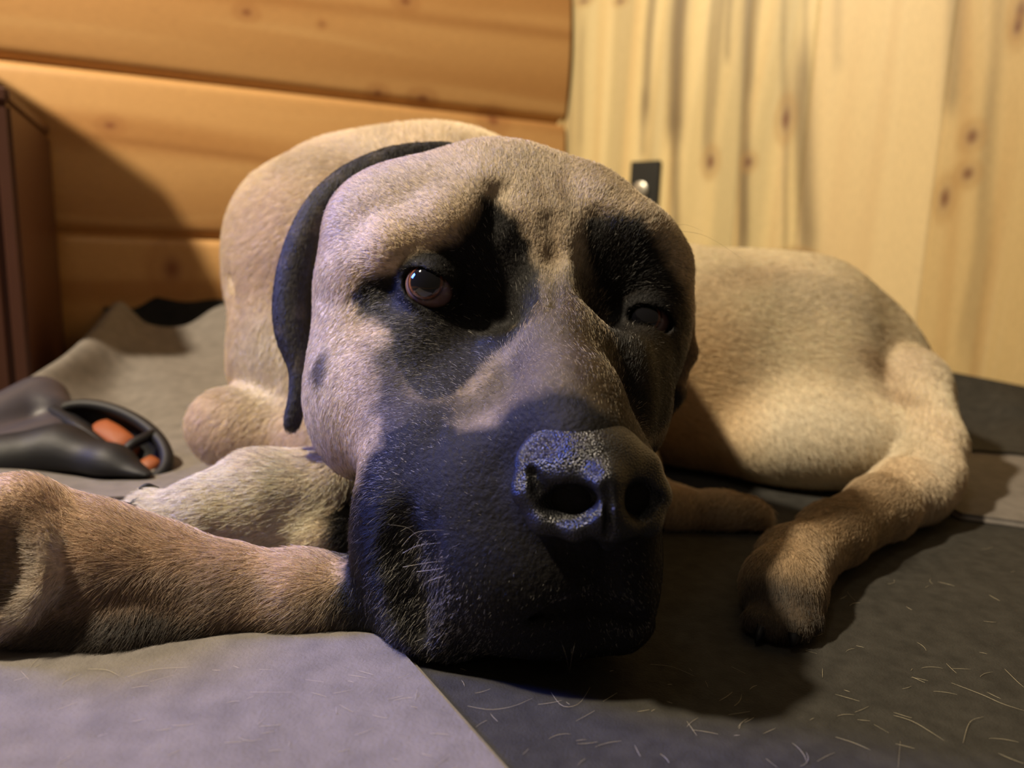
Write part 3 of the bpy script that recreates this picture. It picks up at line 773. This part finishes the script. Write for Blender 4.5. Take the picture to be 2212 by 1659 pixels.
def coat(p):
    n1 = vnoise(p, 45, 21); n2 = vnoise(p, 160, 22); n3 = vnoise(p, 12, 23)
    wob = (n1 - .5) * .010 + (n2 - .5) * .005
    pp = p + np.stack([wob, (n3 - .5) * .008, wob], 1)
    c = np.tile(np.array(FAWN), (len(p), 1))
    c = mixc(c, CREAM, sstep(.56, .66, p[:, 2]) * .75)
    c = mixc(c, [.66, .45, .22], blobs(pp, [(1470, 850, .66, 56, 80, 60)], .6) * .75)  # orange reflected light beside the head, painted into the coat
    c = mixc(c, [.60, .46, .30], blobs(pp, [(1900, 790, .68, 40, 26, 50), (1560, 620, .70, 60, 12, 60, 12)], .6) * .5)
    c = mixc(c, c * .72, sstep(.55, .8, vnoise(p, 28, 31)) * (p[:, 2] > .5) * .5)
    c = mixc(c, WHITE, blobs(pp, [(1780, 950, .62, 50, 40, 60), (600, 800, .58, 30, 50, 50), (1950, 1000, .6, 16, 45, 40, -25)], .5) * .6)
    c = mixc(c, TAN, blobs(pp, [(640, 1300, .38, 70, 40, 60), (330, 1250, .38, 80, 50, 60), (100, 1130, .38, 70, 50, 60), (-100, 1130, .38, 60, 60, 60)], .3) * .9)
    c = mixc(c, [.72, .54, .38], blobs(pp, [(640, 1290, .37, 60, 26, 40)], .5) * .7)
    c = mixc(c, [.17, .115, .08], blobs(pp, [(280, 1320, .350, 66, 20, 34), (40, 1220, .345, 14, 24, 30), (480, 1365, .365, 60, 10, 30)], .5) * .85)  # brown lower foreleg, partly shading put into the coat colour
    c = mixc(c, [.66, .58, .48], blobs(pp, [(102, 1200, .345, 5, 12, 10, -5), (95, 1262, .343, 5, 9, 10, 25), (45, 1315, .341, 14, 5, 10, 28), (-10, 1340, .341, 12, 6, 10)], .5) * .8)
    c = mixc(c, [.20, .15, .10], blobs(pp, [(10, 1220, .338, 14, 22, 24)], .3) * .6)
    c = mixc(c, [.90, .82, .64], blobs(pp, [(560, 1080, .47, 70, 30, 50)], .4) * .9)
    c = mixc(c, WHITE, blobs(pp, [(360, 1090, .46, 40, 20, 40)], .4) * .8)
    c = mixc(c, [.30, .205, .115], blobs(pp, [(1800, 1150, .48, 90, 46, 90), (1690, 1240, .42, 50, 46, 50)], .55) * .85)  # hind leg: dimness of the head's shadow painted into the tan
    c = mixc(c, [.05, .04, .032], blobs(pp, [(1675, 1348, .392, 36, 28, 36), (1640, 1330, .40, 14, 18, 20)], .35) * .92)  # dark toe coat, deepened with painted shadow of the head
    c = mixc(c, [.03, .025, .02], blobs(pp, [(250, 1385, .352, 60, 15, 30)], .3) * .9)  # paw under the near foreleg, its shade painted near black
    c = mixc(c, GREYF, blobs(pp, [(1100, 420, .44, 110, 34, 60), (1000, 360, .48, 90, 20, 60), (1400, 520, .45, 30, 40, 50), (1200, 500, .43, 40, 40, 40), (1200, 700, .39, 30, 60, 40)], .5) * .75)
    c = mixc(c, [.70, .62, .50], blobs(pp, [(720, 850, .44, 30, 70, 50), (760, 640, .45, 30, 50, 40)], .5) * .7)
    c = mixc(c, [.085, .07, .048], polym(pp, POLB, 50) * .95)
    c = mixc(c, [.045, .030, .016], polym(pp, [(1215, 640), (1300, 600), (1350, 760), (1425, 950), (1300, 870), (1235, 820)], 34) * .9)  # shaded right side of the bridge, darkened in the colour
    c = mixc(c, [.40, .26, .14], blobs(pp, [(1885, 790, .66, 22, 9, 40, -40), (1925, 850, .65, 16, 7, 40, -20)], .6) * .6)  # shade of the hip wrinkles painted as darker spots
    c = mixc(c, [.24, .17, .10], blobs(pp, [(1165, 450, .42, 5, 16, 14), (1215, 430, .42, 5, 18, 14), (1190, 530, .41, 6, 14, 12)], .6) * .6)
    m = np.maximum.reduce([polym(pp, q, s) * k for q, s, k in POLS])
    m = np.maximum(m, blobs(pp, [(1050, 1350, .36, 90, 30, 60), (900, 1150, .40, 40, 60, 30)], .3) * (p[:, 2] > .35))
    m = np.maximum(m, np.maximum(sstep(ER + .008, ER + .004, np.linalg.norm(p - EYL, axis=1)), sstep(ER + .009, ER + .005, np.linalg.norm(p - EYR, axis=1))))
    c = mixc(c, BLACK, m)
    c = mixc(c, [.05, .045, .04], blobs(pp, [(712, 790, .42, 6, 12, 16)], .4) * .8)
    return c, m
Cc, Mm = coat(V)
m_skin = attr_mat('dog_skin', .7, .2, .25, 350, .5)
DOG0 = np.array([.20, .60, 0])
dog = empty('dog', DOG0)
setp(dog, 'large fawn dog with black muzzle lying curled up, chin on the dark mat', 'dog')
def dobj(name, Vc, Fc, mat, parent=dog, cols=None, smooth=True, off=DOG0):
    return mesh_obj(name, toW(Vc) - off, Fc, mat, parent, smooth, cols)
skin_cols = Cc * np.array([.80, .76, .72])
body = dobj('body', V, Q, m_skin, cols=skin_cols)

# ---- ears
def part_surface(sc, lo, hi, h=.0016, floor=None, it=1):
    D, l, hh = sc.grid(lo, hi, h, floor); Vp, Qp = surface(D, l, hh); return relax(Vp, Qp, it, .4), Qp
EL = Sculpt()
EK = [(970, 322, .500, 5), (860, 340, .494, 9), (762, 386, .488, 11), (694, 452, .483, 12), (650, 545, .480, 12), (630, 640, .478, 12), (630, 720, .474, 11), (650, 790, .470, 6.5), (646, 850, .467, 5.5), (630, 915, .465, 5)]
ti = np.linspace(0, len(EK) - 1, 46); ta = np.arange(len(EK)); EKa = np.array(EK, float)
sm = np.stack([np.interp(ti, ta, EKa[:, j]) for j in range(4)], 1)
for _ in range(6): sm[1:-1] = (sm[:-2] + sm[1:-1] * 2 + sm[2:]) / 4
for q in (0.0, .012, .024, .036):
    EL.chain([(a[0] + 2 * q / .012, a[1], a[2] + q, a[3] * (1 - q * 8)) for a in sm], 2)
VE, QE = part_surface(EL, (-.17, -.06, .44), (-.03, .17, .54))
ear_c = np.tile(np.array([.030, .028, .028]), (len(VE), 1))
ear_c = mixc(ear_c, [.09, .075, .06], sstep(.52, .8, vnoise(VE, 90, 3)) * .6)
ear = dobj('ear', VE, QE, m_skin, cols=ear_c); setp(ear, 'black ear folded down along the left edge of the head')
ER_ = Sculpt(); ER_.chain([(1478, 660, .49, 7), (1478, 760, .485, 7), (1455, 850, .478, 6), (1424, 918, .470, 4)], 8)
VR, QR = part_surface(ER_, (.06, -.05, .44), (.14, .07, .52))
earr_c = np.tile(np.array([.22, .15, .09]), (len(VR), 1)); earr_c = mixc(earr_c, [.03, .025, .022], blobs(VR, [(1452, 870, .475, 8, 12, 20)], .4))
ear2 = dobj('ear', VR, QR, m_skin, cols=earr_c); setp(ear2, 'brown ear hanging behind the right cheek')

# ---- nose pad
NS = Sculpt()
NS.ball(1262, 1010, .322, (29, 19, 20), 8)
NS.ball(1255, 975, .325, (24, 14, 16), 8, pitch=20)
NS.chain([(1160, 1010, .318, 9), (1146, 1060, .316, 7), (1175, 1120, .314, 6), (1245, 1140, .309, 5), (1300, 1110, .306, 6)], 6)
NS.chain([(1395, 1010, .322, 7), (1415, 1070, .321, 6), (1395, 1125, .317, 6), (1345, 1125, .309, 6), (1310, 1100, .306, 7)], 6)
NS.chain([(1308, 1040, .305, 8), (1312, 1130, .309, 6), (1314, 1170, .315, 4)], 6)
NS.ball(1228, 1086, .302, (12, 7.2, 13), 4, 's', rot=6)
NS.chain([(1205, 1085, .302, 3.5), (1165, 1060, .306, 2.6), (1150, 1020, .309, 1.6)], 3, 's')
NS.ball(1385, 1085, .306, (6.5, 7.8, 13), 4, 's', rot=-6)
NS.chain([(1395, 1085, .308, 2.6), (1418, 1075, .314, 2)], 3, 's')
NS.chain([(1312, 1050, .2965, 1.0), (1314, 1160, .302, 1.4)], 3, 's')
VN, QN = part_surface(NS, (-.012, -.080, .275), (.082, -.010, .355), .0008, it=2)
m_nose, nt, b = new_mat('wet_black_nose')
b.inputs['Base Color'].default_value = (.006, .006, .007, 1); b.inputs['Roughness'].default_value = .33; b.inputs['Coat Weight'].default_value = .22; b.inputs['Coat Roughness'].default_value = .22
tc = nt.nodes.new('ShaderNodeTexCoord'); vo = nt.nodes.new('ShaderNodeTexVoronoi'); vo.inputs['Scale'].default_value = 1300
bp = nt.nodes.new('ShaderNodeBump'); bp.inputs['Strength'].default_value = .8; bp.inputs['Distance'].default_value = .0006; bp.invert = True
nt.links.new(tc.outputs['Object'], vo.inputs['Vector']); nt.links.new(vo.outputs['Distance'], bp.inputs['Height']); nt.links.new(bp.outputs['Normal'], b.inputs['Normal']); nt.links.new(bp.outputs['Normal'], b.inputs['Coat Normal'])
nose = dobj('nose', VN, QN, m_nose)

# ---- eyes
m_eye = attr_mat('eyeball', .06, .6, .05, 900)
m_eye.node_tree.nodes['Principled BSDF'].inputs['Coat Weight'].default_value = 1.0
m_eye.node_tree.nodes['Principled BSDF'].inputs['Coat Roughness'].default_value = .02
def eyeball(c, axis, iris_deg, pupil_deg):
    ax = np.array(axis, float); ax /= np.linalg.norm(ax)
    nu, nv = 128, 96; Vv = []
    up = np.array([0, 1., 0]); u = np.cross(up, ax); u /= np.linalg.norm(u); v = np.cross(ax, u)
    th = np.linspace(0, math.pi, nv); ph = np.linspace(0, 2 * math.pi, nu, endpoint=False)
    T, Ph = np.meshgrid(th, ph, indexing='ij')
    td = np.degrees(T)
    bulge = .0010 * np.clip(1 - (td / (iris_deg + 4)) ** 2, 0, 1)
    r = ER + bulge
    Pt = c + (r * np.cos(T))[..., None] * ax + (r * np.sin(T) * np.cos(Ph))[..., None] * u + (r * np.sin(T) * np.sin(Ph))[..., None] * v
    Vv = Pt.reshape(-1, 3); td = td.ravel(); ph_ = Ph.ravel()
    i = np.arange(nu * nv).reshape(nv, nu)
    q = np.stack([i[:-1, :], i[1:, :], np.roll(i, -1, 1)[1:, :], np.roll(i, -1, 1)[:-1, :]], -1).reshape(-1, 4)
    k = np.random.default_rng(2).random(nu)[(np.arange(nu * nv) % nu)]
    cl = np.tile(np.array([.20, .12, .11]), (nu * nv, 1))
    cl = mixc(cl, [.03, .012, .008], sstep(iris_deg + 7, iris_deg + 1, td))
    cl = mixc(cl, [.22, .075, .03], sstep(iris_deg + 1, iris_deg - 2, td))
    cl = mixc(cl, [.12, .04, .015], k * .5 * (td < iris_deg))
    cl = mixc(cl, [.004, .004, .006], sstep(pupil_deg + 1.5, pupil_deg - 1, td))
    return dobj('eye', Vv, q, m_eye, cols=cl)
e1_ = eyeball(EYL, (-.12, .04, -1), 38, 32); setp(e1_, 'brown eye wide open, with a bright highlight')
e2_ = eyeball(EYR, (-.24, .04, -1), 38, 32); setp(e2_, 'brown eye half in shadow')
# ------------------------------------------------------------------ fur
m_fur, nt, b = new_mat('short_fur')
at = nt.nodes.new('ShaderNodeAttribute'); at.attribute_name = 'hair_col'
b.inputs['Roughness'].default_value = .42; b.inputs['Specular IOR Level'].default_value = .45
nt.links.new(at.outputs['Color'], b.inputs['Base Color'])

def make_fur(name, V, Q, dens, length, rad, flow, colf, parent, seed, lift=.32, keep=None, npt=4, curl=.0):
    r = np.random.default_rng(seed)
    a, b_, c_, d_ = V[Q[:, 0]], V[Q[:, 1]], V[Q[:, 2]], V[Q[:, 3]]
    fn = np.cross(c_ - a, d_ - b_); area = .5 * np.linalg.norm(fn, axis=1) + 1e-15
    cen = (a + b_ + c_ + d_) / 4
    w_ = area * dens(cen, fn / (2 * area[:, None]))
    n = int(w_.sum())
    fi = np.searchsorted(np.cumsum(w_), r.random(n) * w_.sum()); fi = np.clip(fi, 0, len(Q) - 1)
    u, v = r.random((n, 1)), r.random((n, 1))
    p = (a[fi] * (1 - u) + b_[fi] * u) * (1 - v) + (d_[fi] * (1 - u) + c_[fi] * u) * v
    nv = vnormals(V, Q); nn = nv[Q[fi]].mean(1); nn /= np.linalg.norm(nn, axis=1, keepdims=True) + 1e-9
    f = flow(p); f = f - nn * (f * nn).sum(1, keepdims=True); f /= np.linalg.norm(f, axis=1, keepdims=True) + 1e-6
    f = f + r.normal(0, .22, (n, 3)); f = f - nn * (f * nn).sum(1, keepdims=True)
    L = (length(p) * r.uniform(.65, 1.25, n))[:, None]
    lf = lift * r.uniform(.6, 1.5, (n, 1))
    pts = []
    for k in range(npt):
        t = k / (npt - 1)
        pts.append(p - nn * .0004 + f * L * t + nn * L * lf * (t - .55 * t * t) )
    pts = np.stack(pts, 1)                                  # (n, npt, 3) camera frame
    W = toW(pts.reshape(-1, 3)) - DOG0
    hc = bpy.data.hair_curves.new(name); hc.add_curves([npt] * n)
    hc.attributes['position'].data.foreach_set('vector', W.astype(np.float32).ravel())
    rr = (rad(p)[:, None] * np.linspace(1, .25, npt)[None] ** .7).astype(np.float32)
    ra = hc.attributes.get('radius') or hc.attributes.new('radius', 'FLOAT', 'POINT')
    ra.data.foreach_set('value', rr.ravel())
    cl = colf(p, r)
    ca = hc.attributes.new('hair_col', 'FLOAT_COLOR', 'CURVE')
    c4 = np.ones((n, 4), np.float32); c4[:, :3] = cl; ca.data.foreach_set('color', c4.ravel())
    hc.materials.append(m_fur)
    o = bpy.data.objects.new(name, hc); col.objects.link(o); o.parent = parent
    o['kind'] = 'stuff'
    print(name, n)
    return o
# directions of growth, in the camera frame: (px,py,d) -> direction
GUIDE = [((1250, 950, .32), (-.1, .8, .5)), ((1000, 1000, .35), (-.8, .3, .5)), ((900, 1250, .36), (-.5, -.7, .3)), ((1150, 1280, .32), (-.4, -.9, .1)), ((1340, 1260, .32), (.5, -.9, .2)),
         ((1205, 700, .38), (0, 1, .3)), ((1200, 450, .42), (0, 1, .3)), ((900, 480, .41), (-.6, .5, .4)), ((1350, 420, .42), (.5, .8, .3)), ((750, 700, .43), (-.5, -.7, .3)), ((900, 750, .40), (-.7, -.2, .3)),
         ((720, 950, .43), (-.1, -1, .2)), ((1460, 600, .45), (.4, -.3, .9)), ((1400, 850, .42), (.4, -.5, .9)), ((1060, 320, .47), (-.1, .5, 1)), ((1100, 850, .35), (-.8, .5, .4)),
         ((650, 500, .6), (-.6, -.5, .5)), ((600, 800, .6), (0, -1, .1)), ((950, 300, .62), (-.2, .6, .6)), ((1500, 750, .65), (.9, -.2, .2)), ((1750, 700, .68), (.9, -.3, .3)), ((1750, 950, .62), (.5, -.9, 0)),
         ((2040, 950, .62), (-.1, -1, 0)), ((1850, 1120, .50), (-.9, -.4, -.5)), ((1690, 1280, .41), (-.2, -1, -.6)), ((530, 920, .56), (-.4, -.5, 0)), ((550, 1060, .46), (-.9, -.15, 0)), ((350, 1100, .45), (-.95, -.3, 0)),
         ((750, 1280, .37), (-.5, -.8, 0)), ((500, 1230, .37), (-.7, -.45, 0)), ((300, 1180, .36), (-.8, .2, 0)), ((320, 1270, .36), (-.3, -.9, 0)), ((60, 1060, .36), (-.9, .25, 0)), ((700, 1200, .38), (-.9, .0, .2))]
GP = np.array([cc(*g[0]) for g in GUIDE]); GD = np.array([np.array(g[1]) / np.linalg.norm(g[1]) for g in GUIDE])
def flow(p):
    out = np.zeros_like(p); step = 60000
    for s in range(0, len(p), step):
        d2 = ((p[s:s + step, None] - GP[None]) ** 2).sum(2) + 1e-4
        wgt = 1 / d2 ** 2; out[s:s + step] = (wgt[..., None] * GD[None]).sum(1) / wgt.sum(1)[:, None]
    return out
def ndist(p, c): return np.linalg.norm(p - c, axis=1)
def dens(c, n):
    z = c[:, 2]
    facing = ((n * -c).sum(1) / (np.linalg.norm(c, axis=1) + 1e-9))
    m = np.interp(z, [.30, .40, .50, .60, .75, .9], [2.4e6, 2.0e6, 1.3e6, .8e6, .6e6, .5e6])
    m = m * (facing > -.35)
    wz = (Rv[2] * c[:, 0] + Uv[2] * c[:, 1] + F[2] * c[:, 2]) + CAMH
    m = m * (wz > .007)
    for e, k in ((EYL, .0175), (EYR, .0175)):
        dd = ndist(c, e); m = m * (dd > ER + .0016)
    x, y = 1106 + FPX * c[:, 0] / z, 829.5 - FPX * c[:, 1] / z
    m = m * ((x > -250) & (x < 2400))
    m = m * ~((ndist(c, cc(1262, 1035, .322)) < .027))
    return m
def flen(p):
    z = p[:, 2]; L = np.interp(z, [.30, .36, .42, .48, .56, .8], [.0020, .0030, .0045, .0060, .0075, .0075])
    for e in (EYL, EYR):
        L = L * np.interp(ndist(p, e), [.0175, .025], [.5, 1])
    fl = blobs(p, [(500, 1250, .38, 170, 60, 60)], .3); L = L * (1 - fl) + .0075 * fl
    fl = blobs(p, [(960, 300, .64, 60, 30, 60), (700, 370, .66, 50, 40, 60)], .5); L = L * (1 - fl) + .013 * fl
    fl = blobs(p, [(500, 1080, .46, 90, 40, 50)], .3); L = L * (1 - fl) + .008 * fl
    return L
def frad(p): return np.interp(p[:, 2], [.30, .40, .55, .8], [.000055, .000080, .00013, .00020])
def fcol(p, r):
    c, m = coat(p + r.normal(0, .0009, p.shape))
    n = len(p)
    c = c * np.exp(r.normal(0, 1, n) * np.interp(p[:, 2], [.4, .6], [.26, .12]))[:, None]
    pep = (r.random(n) < .12) & (p[:, 2] < .5)
    c[pep] *= .35
    c[pep] *= 1
    # frosting: pale hairs sprinkled through the mask
    fr = .03 + .26 * blobs(p, [(950, 1300, .345, 26, 28, 34), (1350, 1280, .325, 14, 20, 26), (1270, 1290, .32, 20, 7, 18)], .6) + .25 * blobs(p, [(850, 780, .41, 30, 50, 30), (900, 920, .38, 40, 30, 30), (850, 980, .385, 40, 24, 30)], .6)
    w_ = (r.random(n) < fr) & (m > .3)
    c[w_] = np.array([.56, .53, .48]) * r.uniform(.15, 1.1, (w_.sum(), 1))
    bz = (r.random(n) < .30 * polym(p, POLB, 50)) & (m < .4)
    c[bz] = np.array([.55, .44, .28]) * r.uniform(.3, 1.1, (bz.sum(), 1))
    tans = (r.random(n) < .3) & (m > .2) & (m < .8)
    c[tans] = np.array([.55, .42, .27]) * r.uniform(.6, 1.2, (tans.sum(), 1))
    return np.clip(c, 0, .95)
FURK = 1.0
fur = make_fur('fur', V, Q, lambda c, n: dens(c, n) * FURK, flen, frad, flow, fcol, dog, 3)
def ecol(base):
    def f(p, r): return np.clip(np.array(base)[None] * np.exp(r.normal(0, .35, len(p)))[:, None], 0, 1)
    return f
k8 = lambda v: (lambda p: np.full(len(p), v))
ef = make_fur('fur', VE, QE, lambda c, n: np.full(len(c), .9e6) * FURK, k8(.004), k8(.00011), lambda p: np.tile([-.15, -1., .1], (len(p), 1)), ecol([.035, .032, .032]), ear, 5, .25)
ef2 = make_fur('fur', VR, QR, lambda c, n: np.full(len(c), .9e6) * FURK, k8(.004), k8(.00011), lambda p: np.tile([-.1, -1., .1], (len(p), 1)),
               lambda p, r: np.clip(mixc(np.tile([.22, .15, .09], (len(p), 1)), [.03, .025, .022], blobs(p, [(1452, 870, .475, 8, 12, 20)], .4)) * np.exp(r.normal(0, .3, len(p)))[:, None], 0, 1), ear2, 6, .25)

# whiskers, lashes and brow hairs
def whisk(name, lst, rad, mat, parent):
    V_, F_ = [], []
    for l in lst:
        pts = crv([cc(*q) for q in l], 12); seg = 5
        for i, p in enumerate(pts):
            a = pts[max(i - 1, 0)]; b = pts[min(i + 1, 11)]; t = (b - a) / np.linalg.norm(b - a)
            u = np.cross(t, [0, 0, 1.]); u /= np.linalg.norm(u) + 1e-9; v = np.cross(t, u); rr = rad * (1 - .85 * i / 11)
            for k in range(seg): V_.append(p + (u * math.cos(k * 2 * math.pi / seg) + v * math.sin(k * 2 * math.pi / seg)) * rr)
            if i:
                b0 = len(V_) - 2 * seg
                for k in range(seg): F_.append([b0 + k, b0 + (k + 1) % seg, b0 + seg + (k + 1) % seg, b0 + seg + k])
    return dobj(name, np.array(V_), np.array(F_), mat, parent)
m_wh = simple('pale_whisker', (.7, .66, .6), .35, .5); m_wk = simple('dark_whisker', (.03, .022, .018), .4, .5)
WL1 = [[(905, 1162, .340), (880, 1140, .337), (838, 1133, .336)], [(868, 1180, .338), (900, 1150, .334), (960, 1145, .332)], [(870, 1195, .34), (905, 1178, .335), (965, 1172, .333)],
      [(925, 1255, .336), (970, 1240, .33), (1010, 1222, .328)], [(870, 1225, .338), (920, 1216, .334), (955, 1212, .33)], [(900, 1235, .337), (940, 1230, .333), (980, 1222, .33)]]
for l in WL1: whisk('whisker', [l], .00007, m_wh, dog)
WL2 = [[(1212, 1385, .325), (1222, 1415, .322), (1230, 1450, .322)], [(1243, 1385, .325), (1236, 1415, .322), (1230, 1455, .322)], [(1440, 498, .44), (1520, 508, .43), (1605, 560, .425)],
      [(1438, 492, .44), (1478, 485, .435), (1520, 500, .43)], [(712, 830, .43), (690, 870, .42), (683, 920, .418)]]
for l in WL2: setp(whisk('whisker', [l], .00008, m_wk, dog), 'dark whisker hair')
WL3 = [[(318, 1092, .455), (296, 1082, .45), (278, 1092, .445)], [(292, 1102, .445), (262, 1090, .44), (232, 1100, .436)], [(335, 1060, .468), (318, 1050, .465), (300, 1056, .462)], [(1645, 1358, .386), (1638, 1375, .382), (1632, 1390, .381)], [(1715, 1372, .378), (1712, 1388, .376), (1708, 1398, .376)]]
for l in WL3: whisk('claw', [l], .0035, m_toyk, dog)
print('total', round(time.time() - T0, 1))
